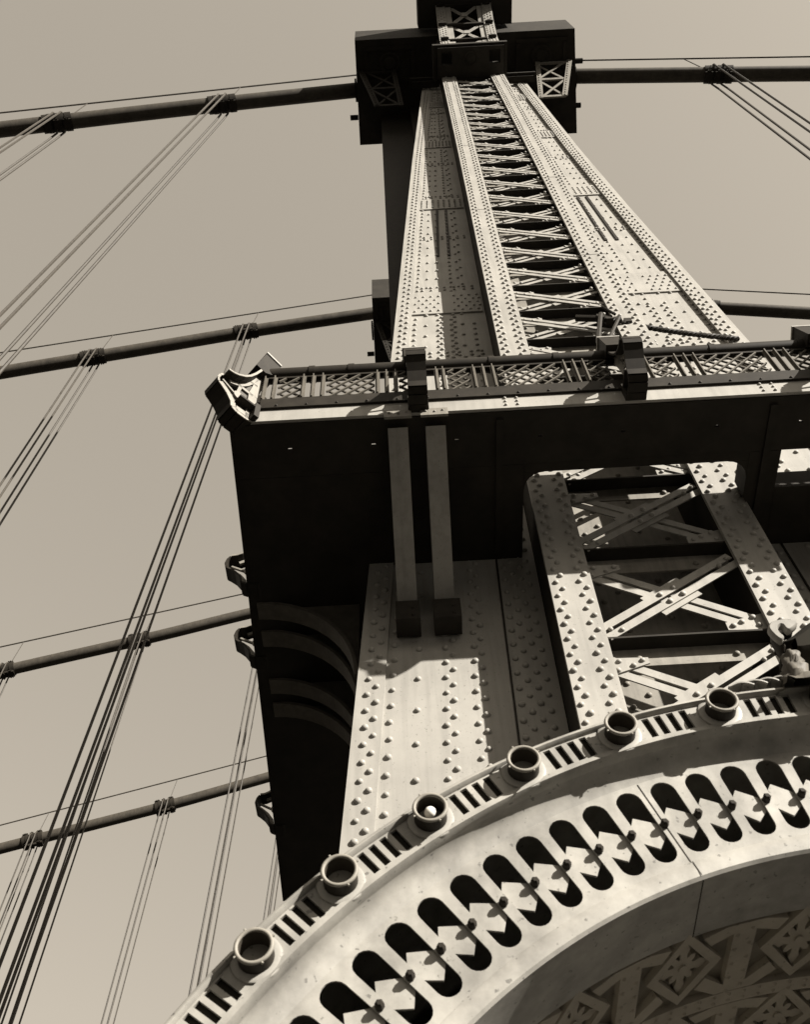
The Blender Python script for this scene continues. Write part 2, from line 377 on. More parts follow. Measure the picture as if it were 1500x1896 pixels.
mb = MB(); mb.plate([(5.305, 7.98), (7.195, 7.98), (7.195, 16.8), (5.305, 16.8)], ZB, ZB+.4); mb.build('floor_slab', SHADE_DARK, bal, smooth=0)
mb = MB(); mb.plate([(1.705, 10.1), (5.3, 10.1), (5.3, 16.8), (1.705, 16.8)], ZB, ZB+.4); mb.build('floor_slab', SHADE_DARK, bal, smooth=0)
for x, s in ((1.705, 1), (4.855, -1)):    # rounded corners of the opening
    q = [(x, 7.505)]+[(x+s*.28*(1-math.sin(a)), 7.505+.28*(1-math.cos(a))) for a in [k*math.pi/12 for k in range(7)]]
    if s > 0: q = q[::-1]
    mb = MB(); mb.plate(q, ZB+.002, ZB+.39); mb.build('corner_web', SHADE_DARK, bal, smooth=0)

for a, b, h in ((1.75, 4.82, 1.76), (5.4, 7.1, .6)):
    mb = MB(); mb.box(a, b, 7.26, 7.355, ZB+.055, ZB+h); mb.build('shade_girder', SHADE_DARK, bal)  # added girders hidden behind the railing; tall one sized to shade the column
mb = MB(); mb.box(-2.02, 10.5, 6.47, 6.515, ZB+.02, ZB+.33)
pts = [(x+o, z) for x in (1.45, 4.95, 8.0) for o in (0, .16) for z in (12.22, 12.32, 12.41)]
mb.rivets(pts, 6.47, .024, .024); mb.build('fascia', PAINT, bal)
mb = MB(); mb.plate([(-2.31, 6.53), (-2.27, 6.53), (-2.70, 16.8), (-2.74, 16.8)], ZB-.01, ZB+.33); mb.build('side_fascia', SHADE_DARK, bal)
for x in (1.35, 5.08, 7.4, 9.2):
    mb = MB(); mb.box(x-.05, x+.05, 6.62, 8.85, ZB-.05, ZB-.004); mb.build('joist', SHADE_DARK, bal)
for xo in (0, 6.95):
    for xa, xb, ya in ((-.17, .10, -.19), (.34, .61, .30)):
        mb = MB(); n = 2
        p = [(xa+xo, 8.72, 10.86), (xb+xo, 8.72, 10.86), (xb+xo, 6.62, 12.02), (xa+xo, 6.62, 12.02)]
        off = Vector((0, .26, .3))
        mb.add([Vector(q) for q in p]+[Vector(q)+off for q in p], [(0, 1, 2, 3), (7, 6, 5, 4), (0, 4, 5, 1), (1, 5, 6, 2), (2, 6, 7, 3), (3, 7, 4, 0)])
        m2 = (xa+xb)/2-.02+xo
        if xa < 0: mb.add([(m2, 8.715, 10.857), (m2+.012, 8.715, 10.857), (m2+.012, 6.62, 12.012), (m2, 6.62, 12.012), ], [(0, 1, 2, 3)])
        mb.build('knee_strut', PAINT, bal)
        mb = MB(); mb.box(ya+xo-.02, ya+xo+.35, 6.43, 6.468, ZB-.13, ZB+.05); mb.rivets([(ya+xo+.05, ZB-.03), (ya+xo+.28, ZB-.02), (ya+xo+.17, ZB-.05)], 6.43, .022, .02)
        mb.build('clip_plate', PAINT2, bal)
    for a, b in ((-.20, .13), (.31, .68)):
        mb = MB(); mb.box(a+xo, b+xo, 8.62, 8.94, 10.42, 10.80); mb.rivets([(b-.1+xo, 10.5), (b-.1+xo, 10.65)], 8.62, .025, .02); mb.build('strut_shoe', DARK, bal)
for ya in (9.55, 10.1, 11.1, 11.62):      # curved brackets under the left wing
    mb = MB(); r = 1.5; cx, cz = -2.32, 10.42; N = 14
    arc = [(cx+r*math.cos(a), cz+1.66*math.sin(a)) for a in [k/N*math.pi/2 for k in range(N+1)]]
    arc2 = [(cx+(r+.05)*math.cos(a), cz+1.72*math.sin(a)) for a in [k/N*math.pi/2 for k in range(N+1)]]
    for k in range(N): mb.slab([arc[k], arc2[k], arc2[k+1], arc[k+1]], ya, ya+.30)
    for k in range(N): mb.slab([arc2[k], (arc2[k][0], ZB-.01), (arc2[k+1][0], ZB-.01), arc2[k+1]][:], ya+.13, ya+.17)
    mb.build('curved_bracket', RAIL, bal)

# ---------------------------------------------------------------- scroll brackets round the balcony edge
LOW = [(0, 12.17), (.11, 12.135), (.25, 12.135), (.33, 12.18), (.35, 12.29), (.44, 12.43), (.54, 12.53), (.60, 12.58)]
NOSE = [(.62, 12.66), (.60, 12.76), (.56, 12.82)]
UPP = [(.47, 12.83), (.39, 12.87), (.28, 12.97), (.20, 13.09), (.13, 13.25), (.07, 13.42), (.01, 13.62), (-.05, 13.80)]
IN = [(-.17, 13.76), (-.13, 13.55), (-.05, 13.2), (0, 12.87), (-.01, 12.5), (-.01, 12.17)]
def scroll(lo=(-.13, .13), upw=(-.13, .13)):
    t = thing('scroll_bracket', 'x', 'bracket', (0, 0, 12.15), 'scroll brackets along the balcony edge')
    # local frame: outward = -y, across = x
    T = lambda x, y, z: (x, y, z)
    W = .13
    def ribbon(path, th, x0, x1, mb):
        P = [Vector((0, -u, z)) for u, z in path]
        for a, b in zip(P[:-1], P[1:]):
            d = (b-a).normalized(); n = Vector((0, d.z, -d.y))*th
            v = [(x0, a.y, a.z), (x1, a.y, a.z), (x1, b.y, b.z), (x0, b.y, b.z)]
            w = [(x, y-n.y, z-n.z) for x, y, z in v]
            mb.add(v+w, [(0, 1, 2, 3), (7, 6, 5, 4), (0, 4, 5, 1), (1, 5, 6, 2), (2, 6, 7, 3), (3, 7, 4, 0)])
    mb = MB(); ribbon(LOW+NOSE, .03, *lo, mb); ribbon(NOSE[-1:]+UPP, .03, *upw, mb); mb.build('flange', DARK, t)
    mb = MB(); ribbon(NOSE[-1:]+UPP, .034, upw[1]+.001, upw[1]+.016, mb); mb.build('lit_edge', PAINT2, t)  # pale strip painted as the sunlit front edge of the flange
    mb = MB()
    if lo[1] < .1: ribbon(LOW+NOSE, .034, lo[1]+.001, lo[1]+.016, mb); mb.build('lit_edge', PAINT2, t)
    # open web: rim, ribs, boss
    mb = MB()
    def web(path, w):
        for a, b in zip(path[:-1], path[1:]):
            d = Vector((b[0]-a[0], b[1]-a[1])).normalized(); n = Vector((-d.y, d.x))*w
            q = [(a[0]-n.x/2, a[1]-n.y/2), (b[0]-n.x/2, b[1]-n.y/2), (b[0]+n.x/2, b[1]+n.y/2), (a[0]+n.x/2, a[1]+n.y/2)]
            mb.add([(-.02, -u, z) for u, z in q]+[(.02, -u, z) for u, z in q], [(0, 1, 2, 3), (7, 6, 5, 4), (0, 4, 5, 1), (1, 5, 6, 2), (2, 6, 7, 3), (3, 7, 4, 0)])
    web([(u-.02, z+.04) for u, z in LOW], .07); web([(u-.02, z-.03) for u, z in UPP], .06)
    web([(u+.06, z) for u, z in IN], .14); web([(.07, 12.25), (.27, 12.24)], .12)
    web([(.02, 13.20), (.16, 13.2)], .05); web([(.06, 12.86), (.33, 12.88)], .06); web([(.3, 12.62), (.27, 12.9)], .05); web([(.05, 12.4), (.3, 12.56)], .06); web([(.3, 12.56), (.56, 12.72)], .03)
    mb.lathe([(0, -.03), (.07, -.03), (.09, 0), (.09, .03), (0, .03)], 12, (0, 0, 0))
    n = 5*12; mb.v[-n:] = [(b, -(a+.27), c+12.58) for a, b, c in mb.v[-n:]]
    mb.build('web', PAINT2, t)
    # cap block that holds the hand rail
    mb = MB(); q = [(.17, 13.52), (.04, 14.07), (-.24, 13.98), (-.20, 13.62), (.0, 13.48)]
    mb.add([(-.15, -u, z) for u, z in q]+[(.15, -u, z) for u, z in q], [(0, 1, 2, 3, 4), (9, 8, 7, 6, 5)]+[(i, 5+i, 5+(i+1) % 5, (i+1) % 5) for i in range(5)])
    cp = mb.build('cap', DARK, t)
    mb = MB()
    q2 = [(.04, 14.115), (-.235, 14.03), (-.235, 13.99), (.045, 14.075)]
    mb.add([(-.17, -u, z) for u, z in q2]+[(.17, -u, z) for u, z in q2], [(0, 1, 2, 3), (7, 6, 5, 4), (0, 4, 5, 1), (1, 5, 6, 2), (2, 6, 7, 3), (3, 7, 4, 0)])
    mb.build('cap_rim', PAINT, t, under=cp)
    mb = MB(); mb.box(-.13, .13, -.3, .0, 12.40, 12.44); mb.box(-.14, .14, -.05, .03, 12.15, 12.5); mb.build('foot', DARK, t)
    return t
s0 = scroll((-.27, .02), (-.2, .13)); s1 = scroll()
spots = [((-2.02, 6.50), -45, 'corner scroll bracket at the balcony end with openwork web against the sky'),
         ((.26, 6.44), 0, 'scroll bracket on the railing directly above the pair of pale knee struts'),
         ((3.20, 6.44), 0, 'scroll bracket on the railing nearest the twisted cable and column lattice'),
         ((6.14, 6.44), 0, 'scroll bracket on the balcony edge past the last lattice panel'),
         ((-2.17, 9.30), -90, 'silhouetted scroll bracket on the balcony side where the third main cable disappears'),
         ((-2.23, 10.75), -90, 'black silhouetted scroll bracket just below the third main cable'),
         ((-2.40, 14.75), -90, 'black silhouetted scroll bracket below the fourth main cable, lowest on the balcony side')]
for i, ((x, y), a, lab) in enumerate(spots):
    o = s0 if i == 0 else s1 if i == 1 else copy_tree(s1)
    o.location = (x, y, 12.15+ZC); o.rotation_euler = (0, 0, R(a)); o['label'] = lab

# ---------------------------------------------------------------- railing
rail = thing('balcony_railing', 'iron railing with crossed lattice panels and round hand rail on the balcony edge', 'railing', (3, 6.5, 12.45))
mb = MB(); mb.tube([(-2.1, 6.9, 13.66), (-2.6, 16.6, 13.66)], .12, 10); mb.build('side_hand_rail', DARK, rail)
mb = MB(); mb.tube([(-1.95, 6.55, 13.66), (10.5, 6.55, 13.66)], .12, 14)
for x in (-1.3, -.72, 1.35, 2.3, 4.6, 5.9): mb.tube([(x, 6.55, 13.66), (x+.09, 6.55, 13.66)], .132, 14)
mb.build('hand_rail', DARK, rail)
mb = MB(); mb.box(-1.93, 10.5, 6.465, 6.58, ZB+.345, ZB+.66); mb.box(-1.93, 10.5, 6.43, 6.6, ZB+.33, ZB+.345)
mb.rivets([(x, ZB+.44) for x in frange(-1.7, 10, .42)], 6.465, .022, .02); mb.build('toe_rail', DARK, rail)
mb = MB(); mb.box(-1.95, 10.5, 6.50, 6.56, 13.49, 13.535); mb.build('panel_rail', DARK, rail)
ZA, ZD = ZB+.665, 13.485
def lattice(x0, x1):
    mb = MB(); cw, chh = .19, (ZD-ZA)/3.5
    def seg(a, b, y):
        # clip to the panel in x
        (xa, za), (xb, zb) = a, b
        if xb < x0 or xa > x1: return
        if xa < x0: za += (zb-za)*(x0-xa)/(xb-xa); xa = x0
        if xb > x1: zb = za+(zb-za)*(x1-xa)/(xb-xa); xb = x1
        if xb-xa < .02: return
        mb.bar((xa, za), (xb, zb), .022, y, y+.028)
    H = ZD-ZA; run = H/chh*cw
    for k in range(-8, 34):
        xs = x0+k*cw
        seg((xs, ZA), (xs+run, ZD), 6.495); seg((xs, ZD), (xs+run, ZA), 6.527)
    mb.build('lattice_panel', RAIL, rail)
def uprights(xs):
    for x in xs:
        mb = MB(); mb.box(x-.032, x+.032, 6.485, 6.50, ZA, ZD); mb.box(x-.008, x+.008, 6.445, 6.485, ZA, ZD); mb.build('upright', RAIL, rail)
for b in (-2.68, .26, 3.20, 6.14):
    a0 = b+.26
    pat = [('u', .04, .14), ('l', .20, .52), ('u', .58, .72, .86), ('l', .93, 1.83), ('u', 1.9, 2.04, 2.18), ('l', 2.24, 2.52)]
    if b < -2: pat = [('u', .50, .64), ('l', .70, 1.02), ('u', 1.06, 1.2, 1.34), ('l', 1.40, 2.08), ('u', 2.13, 2.26, 2.39), ('l', 2.44, 2.62)]
    for p in pat:
        if p[0] == 'l': lattice(a0+p[1], a0+p[2])
        else: uprights([a0+q for q in p[1:]])
mb = MB(); mb.plate([(-2.22, 6.8), (-2.1, 6.8), (-2.5, 16.6), (-2.62, 16.6)], ZB+.41, ZB+.66); mb.build('side_toe_rail', DARK, rail)

# ---------------------------------------------------------------- twisted service cable in front of the column
tw = thing('twisted_cable', 'black twisted cable slung across the column above the railing', 'cable', (5, 8.4, 18.5))
A, B = Vector((7.02, 8.86, 19.05)), Vector((4.02, 8.06, 18.62))
mb = MB()
for k in range(3):
    P = []
    for i in range(91):
        t = i/90; p = A.lerp(B, t); p.z -= .12*math.sin(math.pi*t); a = t*60+k*2.094
        P.append((p.x+.012*math.cos(a), p.y+.032*math.cos(a), p.z+.032*math.sin(a)))
    mb.tube(P, .03, 6)
mb.build('strand', DARK, tw)
mb = MB()
for t in (.80, .87, .93, .99):
    p = A.lerp(B, t); mb.box(p.x-.07, p.x+.07, p.y-.07, p.y+.07, p.z-.08, p.z+.08)
p = A.lerp(B, .99); mb.tube([tuple(p), (p.x-.45, p.y+.04, p.z+.18)], .07, 8); mb.tube([(p.x+.3, p.y-.05, p.z+.05), (p.x+.1, p.y-.1, p.z+.35)], .03, 6)
mb.build('clamp', DARK, tw)
mb = MB(); p = A.lerp(B, .86); mb.tube([(p.x, p.y-.1, p.z), (3.66, 7.5, 16.2), (3.30, 6.55, 14.0)], .035, 6)
p = A.lerp(B, .99); mb.tube([(p.x, p.y-.1, p.z), (3.4, 7.2, 15.7), (3.12, 6.55, 14.0)], .045, 6); mb.build('stay', DARK, tw)

# ---------------------------------------------------------------- main cables, hand ropes, suspenders
CB = {1: dict(y=9.43, l=[(-.8, 48.85), (-7.08, 47.36), (-11.14, 46.25), (-16.05, 44.75), (-24, 42.0), (-40, 35.5)], r=[(8.85, 49.2), (14.95, 47.86), (18.74, 47.03), (30, 44.2), (45, 40)], lean=.09, cl=[-7.08, -13.85, 14.95],
              h=[(-40, 42.0), (-17.06, 48.11), (-1.18, 52.3)], hr=[(8.9, 53.05), (20.07, 50.71), (45, 45)], nm='nearest'),
      2: dict(y=21.1, l=[(-.8, 51.15), (-7.79, 49.52), (-11.96, 48.28), (-19.59, 46.15), (-30, 42.9), (-45, 37.5)], r=[(8.85, 51.4), (17.12, 49.15), (21.11, 47.94), (32, 44.6), (45, 40.5)], lean=.05, cl=[-7.79, -15.29, 16.3],
              h=[(-45, 41.5), (-20.32, 48.59), (-1.14, 53.7)], hr=[(8.9, 54.2), (22.0, 50.38), (45, 43.6)], nm='second'),
      3: dict(y=37.8, l=[(2, 50.2), (-9.86, 46.9), (-14.79, 45.32), (-22.53, 43.2), (-40, 37.6)], r=[], lean=.037, cl=[-8.5, -15.71, -22.95],
              h=[(-45, 39.4), (-23.75, 45.17), (2, 52.2)], hr=[], nm='third'),
      4: dict(y=49.5, l=[(2, 48.4), (-9.43, 44.93), (-15.16, 43.15), (-25.43, 40.41), (-45, 34.8)], r=[], lean=.049, cl=[-8.35, -15.94, -23.62],
              h=[(-45, 36.6), (-25.96, 42.18), (2, 50.0)], hr=[], nm='fourth')}
def smooth_path(pts, n=40):
    f = pw(sorted(pts)); a, b = min(p[0] for p in pts), max(p[0] for p in pts)
    out = []
    for i in range(n+1):
        x = lerp(a, b, i/n); w = 1.5
        out.append((x, sum(f(min(max(x+d, a), b))-0 for d in (-w, -w/2, 0, w/2, w))/5 if a+w < x < b-w else f(x)))
    return out
where = {1: 'passing into the topmost saddle platform', 2: 'entering the small platform box left of the column', 3: 'vanishing behind the balcony side', 4: 'lowest in the sky, behind the suspender ropes'}
for k, c in CB.items():
    t = thing('main_cable', f'{c["nm"]} thick dark main cable, {where[k]}', 'bridge cable', (0, c['y'], 0), 'main cables of the bridge')
    fl, fr = pw(sorted(c['l'])), pw(sorted(c['r'])) if c['r'] else None
    for seg in (c['l'], c['r']):
        if not seg: continue
        mb = MB(); mb.tube([(x, c['y'], z) for x, z in smooth_path(seg)], .325, 20); mb.build('cable_run', CABLE, t)
    for xc in c['cl']:
        f = fl if xc < 0 else fr
        s = (f(xc+.5)-f(xc-.5)); d = Vector((1, 0, s)).normalized(); u = Vector((-s, 0, 1)).normalized(); o = Vector((xc, c['y'], f(xc)))
        Tl = lambda a, b, e: tuple(o+d*a+Vector((0, 1, 0))*b+u*e)
        mb = MB(Tl); mb.lathe([(.325, -.55), (.39, -.55), (.39, -.3), (.43, -.3), (.43, -.1), (.385, -.1), (.385, .1), (.43, .1), (.43, .3), (.39, .3), (.39, .6), (.325, .6)], 18)
        mb.v = []; mb.T = None
        prof = [(.325, -.58), (.385, -.58), (.385, -.36), (.40, -.36), (.40, -.18), (.375, -.18), (.375, -.02), (.40, -.02), (.40, .2), (.375, .2), (.375, .36), (.39, .36), (.39, .62), (.325, .62)]
        mb.f = []; mb.lathe(prof, 18); mb.v = [Tl(b, a, e) for a, b, e in mb.v]
        mb.T = Tl
        for e0, e1 in ((.34, .47), (-.47, -.34)):   # bolted lugs top and bottom
            for a0, a1 in ((-.56, -.24), (-.13, .08), (.26, .58)): mb.box(a0, a1, -.2, .2, e0, e1)
            for a0 in (-.44, -.34, 0, .36, .46): mb.box(a0-.03, a0+.03, -.27, .27, e0+.03, e1-.03)
        band = mb.build('cable_band', DARK, t)
        # two ropes looped over the band, four falls
        side = 'left' if xc < 0 else 'right'
        order = {'left': [q for q in sorted([q for q in c['cl'] if q < 0], reverse=True)], 'right': [q for q in c['cl'] if q > 0]}[side]
        rank = ['first', 'second', 'third'][order.index(xc)]
        for q, ax in (('inner', -.19 if xc > 0 else .22), ('outer', .22 if xc > 0 else -.10)):
            p0 = o+d*ax
            arc = [p0+Vector((0, math.cos(a)*.42, math.sin(a)*.42)) for a in [R(-12+204*i/12) for i in range(13)]]
            ln = c['lean'] if xc < 0 else .019
            down = lambda p, zz: Vector((p.x-ln*(p.z-zz), p.y, zz))
            P = [down(arc[0], -1.6), down(arc[0], arc[0].z-1)]+arc+[down(arc[-1], arc[-1].z-1), down(arc[-1], -1.6)]
            for i in (0, 1): P[i].x += .03
            mb = MB(); mb.tube(P, .043 if k < 3 else .042, 6)
            ro = mb.build('suspender_rope', ROPE)
            tag(ro, f'{q} suspender rope at the {rank} band {side} of the tower, {c["nm"]} main cable', 'suspender rope', group='suspender ropes hanging from the main cables')
        if k > 1:
            for a in (-.16, .16): mb = MB(Tl); mb.box(a, a+.14, -.46, -.38, -.75, -.62); mb.build('rope_socket', DARK, t, under=band)
    hr = thing('hand_rope', f'thin hand rope strung above the {c["nm"]} main cable', 'rope', (0, c['y'], 0), 'hand ropes above the main cables')
    for seg in (c['h'], c['hr']):
        if seg: mb = MB(); mb.tube([(x, c['y'], z) for x, z in sorted(seg)], .036 if k < 3 else .042, 5); mb.build('line', ROPE, hr)
    fh = pw(sorted(c['h']))
    for xc in c['cl']:
        mb = MB()
        if xc < 0: mb.tube([(xc+.2, c['y'], fl(xc)+.4), (xc+.45, c['y'], fh(xc+.45))], .022, 5)
        else: mb.tube([(xc-.1, c['y'], fr(xc)+.4), (xc-.5, c['y'], pw(sorted(c['hr']))(xc-.5))], .022, 5)
        mb.build('stanchion', ROPE, hr)

# ---------------------------------------------------------------- ornamental arch close to the eye
CX = 1.9
def pol(ph, r): return (CX+r*math.cos(R(ph)), r*math.sin(R(ph)))
RO, RB, RT, RS, RLP, RI = 3.485, 3.275, 3.17, 2.785, 2.725, 2.665
YB, YS, YK = 3.42, 3.545, 5.15
F0, F1 = 8.0, 172.0
arch = thing('ornamental_arch', 'pale cast arch pierced by rounded slots and studded with lamp cups', 'arch', (CX, 4.2, -1.6))
def ring(mb, prof, a0=F0, a1=F1, n=160):  # prof: list of (r, y); swept along the arch
    m = len(prof); vs = []
    for i in range(n+1):
        ph = lerp(a0, a1, i/n)
        for r, y in prof:
            x, z = pol(ph, r); vs.append((x, y, z))
    mb.add(vs, [(i*m+k, i*m+k+1, (i+1)*m+k+1, (i+1)*m+k) for i in range(n) for k in range(m-1)])
CUPS = [160.6, 153.4, 146.1, 138.75, 131.4, 123.5, 115.35, 107.0, 98.55, 90.1, 81.8, 73.5, 65.3, 57.2, 49.2]
mb = MB()                                 # outer shell: rounded rim, face edge, back
ring(mb, [(RO-.02, YK), (RO, YB+.06), (RO-.008, YB+.01), (RO-.022, YB-.02), (RO-.036, YB-.024), (RO-.044, YB-.012), (RO-.046, YB)])
ring(mb, [(RB+.034, YB), (RB+.03, YB-.010), (RB+.008, YB-.012), (RB, YB+.01), (RB, YB+.045)])
mb.build('rim', ARCH, arch, smooth=50)
mb = MB(); r0, r1 = RB+.034, RO-.046        # face of the band, pierced by upright slits between the cups
def face(a, b, ra, rb, y=YB, n=2):
    for i in range(n):
        p, q = lerp(a, b, i/n), lerp(a, b, (i+1)/n)
        v = [pol(p, ra), pol(q, ra), pol(q, rb), pol(p, rb)]
        mb.add([(x, y, z) for x, z in v], [(0, 1, 2, 3)])
def wallr(a, ra, rb, y0, y1):
    v = [pol(a, ra), pol(a, rb)]
    mb.add([(v[0][0], y0, v[0][1]), (v[1][0], y0, v[1][1]), (v[1][0], y1, v[1][1]), (v[0][0], y1, v[0][1])], [(0, 1, 2, 3)])
h0, h1 = r0+.008, r1-.008
edges = [F1]
for c0, c1 in zip(CUPS[:-1], CUPS[1:]):
    mid = (c0+c1)/2+.15; pt = (c0-c1); w = pt*.034; gp = pt*.027
    st = mid+(4*2*w+3*2*gp)/2*.98
    cur = st
    face(edges[-1], st, r0, r1, n=8)
    for j in range(4):
        a, b = cur, cur-2*w
        face(a, b, r0, h0); face(a, b, h1, r1); wallr(a, h0, h1, YB, YB+.014); wallr(b, h0, h1, YB, YB+.014)
        v = [pol(a, h0), pol(b, h0), pol(b, h1), pol(a, h1)]
        mb.add([(x, YB, z) for x, z in v[:2]]+[(x, YB+.014, z) for x, z in v[:2]], [(0, 1, 3, 2)])
        mb.add([(x, YB, z) for x, z in v[2:]]+[(x, YB+.014, z) for x, z in v[2:]], [(0, 1, 3, 2)])
        cur = b
        if j < 3: face(cur, cur-2*gp, r0, r1); cur -= 2*gp
    edges.append(cur)
face(edges[-1], F0, r0, r1, n=20)
mb.build('band_face', ARCH, arch, smooth=0)
mb = MB(); ring(mb, [(r0-.01, YB+.016), (RO-.05, YB+.016)]); mb.build('slit_shade_sheet', HOLLOW, arch, smooth=0)  # black sheet painted as the dark hollow behind the slits
mb = MB(); ring(mb, [(RI+.08, 4.9), (RO-.04, 4.9)]); mb.build('inner_shade_sheet', HOLLOW, arch, smooth=0)  # black sheet painted as the dark inside of the arch
mb = MB()                                 # hollow moulding between band and pierced ring
ring(mb, [(RB, YB+.045), (RB-.008, YB+.075), (RB-.03, YB+.1), (RB-.06, YB+.117), (RT+.025, YS)]); mb.build('cove', ARCH, arch, smooth=60)
# pierced ring
mb = MB(); PT = 3.1; half = PT/2
slots = [93.1+PT*k for k in range(-14, 22)]
ra, rb = RS-.035, RT+.025
wr = R(PT)*((RT+RS)/2)*.345               # slot half width
NC = 9
for pc in slots:
    er, et = (math.cos(R(pc)), math.sin(R(pc))), (-math.sin(R(pc)), math.cos(R(pc)))   # radial, tangential (towards larger angle)
    def L(s, r): return (CX+er[0]*r+et[0]*s, er[1]*r+et[1]*s)
    top = [L(wr*1.04*math.cos(math.pi*k/NC), RT-wr*1.04+wr*1.04*math.sin(math.pi*k/NC)) for k in range(NC+1)]
    w2 = wr*.97
    bot = [L(-w2*math.cos(math.pi*k/NC), RS+w2-w2*math.sin(math.pi*k/NC)) for k in range(NC+1)]
    topo = [pol(pc+half-PT*k/NC, rb) for k in range(NC+1)]
    boto = [pol(pc-half+PT*k/NC, ra) for k in range(NC+1)]
    loop = top+bot; out = topo+boto; n = len(loop)
    mb.add([(x, YS, z) for x, z in loop]+[(x, YS, z) for x, z in out]+[(x, YS+.009, z) for x, z in loop],
           [(i, (i+1) % n, n+(i+1) % n, n+i) for i in range(n)]+[(i, 2*n+i, 2*n+(i+1) % n, (i+1) % n) for i in range(n)])
def plain(a, b):
    N = max(2, int(abs(a-b)/2))
    for i in range(N):
        p, q = lerp(a, b, i/N), lerp(a, b, (i+1)/N); v = [pol(p, ra), pol(q, ra), pol(q, rb), pol(p, rb)]
        mb.add([(x, YS, z) for x, z in v], [(0, 1, 2, 3)])
plain(slots[0]-half, F0); plain(F1, slots[-1]+half)
pring = mb.build('pierced_ring', ARCH, arch, smooth=30)
mb = MB()                                 # zigzag ribbon behind the slots
for pc in slots:
    a, b, m1, m2 = pc+half, pc-half, pc+.45, pc-.05
    y = YS+.013
    up = [pol(a, 2.975), pol(m1, 3.045), pol(b, 2.965)]; lo = [pol(a, 2.945), pol(m2, 2.865), pol(b, 2.93)]
    mb.add([(x, y, z) for x, z in up+lo]+[(x, y+.012, z) for x, z in up+lo], [(0, 3, 4, 1), (1, 4, 5, 2), (0, 1, 7, 6), (1, 2, 8, 7), (3, 9, 10, 4), (4, 10, 11, 5)])
mb.build('zigzag_ribbon', ARCH, arch, smooth=0)
for pc in slots[6:]:                      # bolts on the bars
    x, z = pol(pc+half+.1, 2.955); mb = MB()
    mb.lathe([(0, -.034), (.010, -.034), (.018, -.026), (.019, -.01), (.019, .0)], 6, (x, YS, z)); mb.build('bolt', DARK, arch, smooth=0, under=pring)
mb = MB()                                 # lip and plain soffit
ring(mb, [(RS-.035, YS), (RS-.037, YS-.01), (RLP+.016, YS-.014), (RLP-.02, YS-.014), (RI+.012, YS-.012), (RI, YS), (RI, 3.93)])
mb.build('lip', ARCH, arch, smooth=30)
for ph in (63.65, 107.05, 150.45):
    mb = MB(); d = .07
    for ra_, rb_, y in ((RB+.034, RO-.046, YB-.001), (RS-.034, RB-.03, YS-.0015), (RI+.012, RS-.037, YS-.0155)):
        if y > YS-.01: rb_ = RT+.02
        v = [pol(ph+d, ra_), pol(ph-d*.4, ra_), pol(ph-d*.4, rb_), pol(ph+d, rb_)]
        mb.add([(x, y, z) for x, z in v], [(0, 1, 2, 3)])
    a, b = pol(ph+d, RI-.001), pol(ph-d, RI-.001); mb.add([(a[0], YS, a[1]), (b[0], YS, b[1]), (b[0], 3.93, b[1]), (a[0], 3.93, a[1])], [(0, 1, 2, 3)])
    mb.build('casting_joint', DARK, arch, smooth=0)
# coffered vault
ROWS = [(3.945, 4.45), (4.56, 5.05)]
def cyl(ph, y, r): x, z = pol(ph, r); return (x, y, z)
def cpatch(mb, poly, ri=RI, ro=RI+.032):   # polygon in (angle, y) wrapped on the vault, with edges going up into the recess
    n = len(poly)
    mb.add([cyl(p, y, ri) for p, y in poly]+[cyl(p, y, ro) for p, y in poly], [tuple(range(n))]+[(i, (i+1) % n, n+(i+1) % n, n+i) for i in range(n)])
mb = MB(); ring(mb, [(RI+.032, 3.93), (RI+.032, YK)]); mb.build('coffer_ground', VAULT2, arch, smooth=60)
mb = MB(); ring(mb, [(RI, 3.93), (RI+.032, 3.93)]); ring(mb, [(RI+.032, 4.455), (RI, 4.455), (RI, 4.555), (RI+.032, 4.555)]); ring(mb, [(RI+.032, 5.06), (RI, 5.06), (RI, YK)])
for ph in frange(60, 165, 1.6):
    for y in (4.48, 4.53):
        x, z = pol(ph, RI); er = Vector((math.cos(R(ph)), 0, math.sin(R(ph)))); et = Vector((-er.z, 0, er.x)); o = Vector((x, y, z))
        n = 6; v = [o+(et*math.cos(k)+Vector((0, 1, 0))*math.sin(k))*.012 for k in [6.283*i/n for i in range(n)]]+[o-er*.01]
        mb.add(v, [(k, (k+1) % n, n) for k in range(n)])
mb.build('vault_band', VAULT, arch, smooth=40)
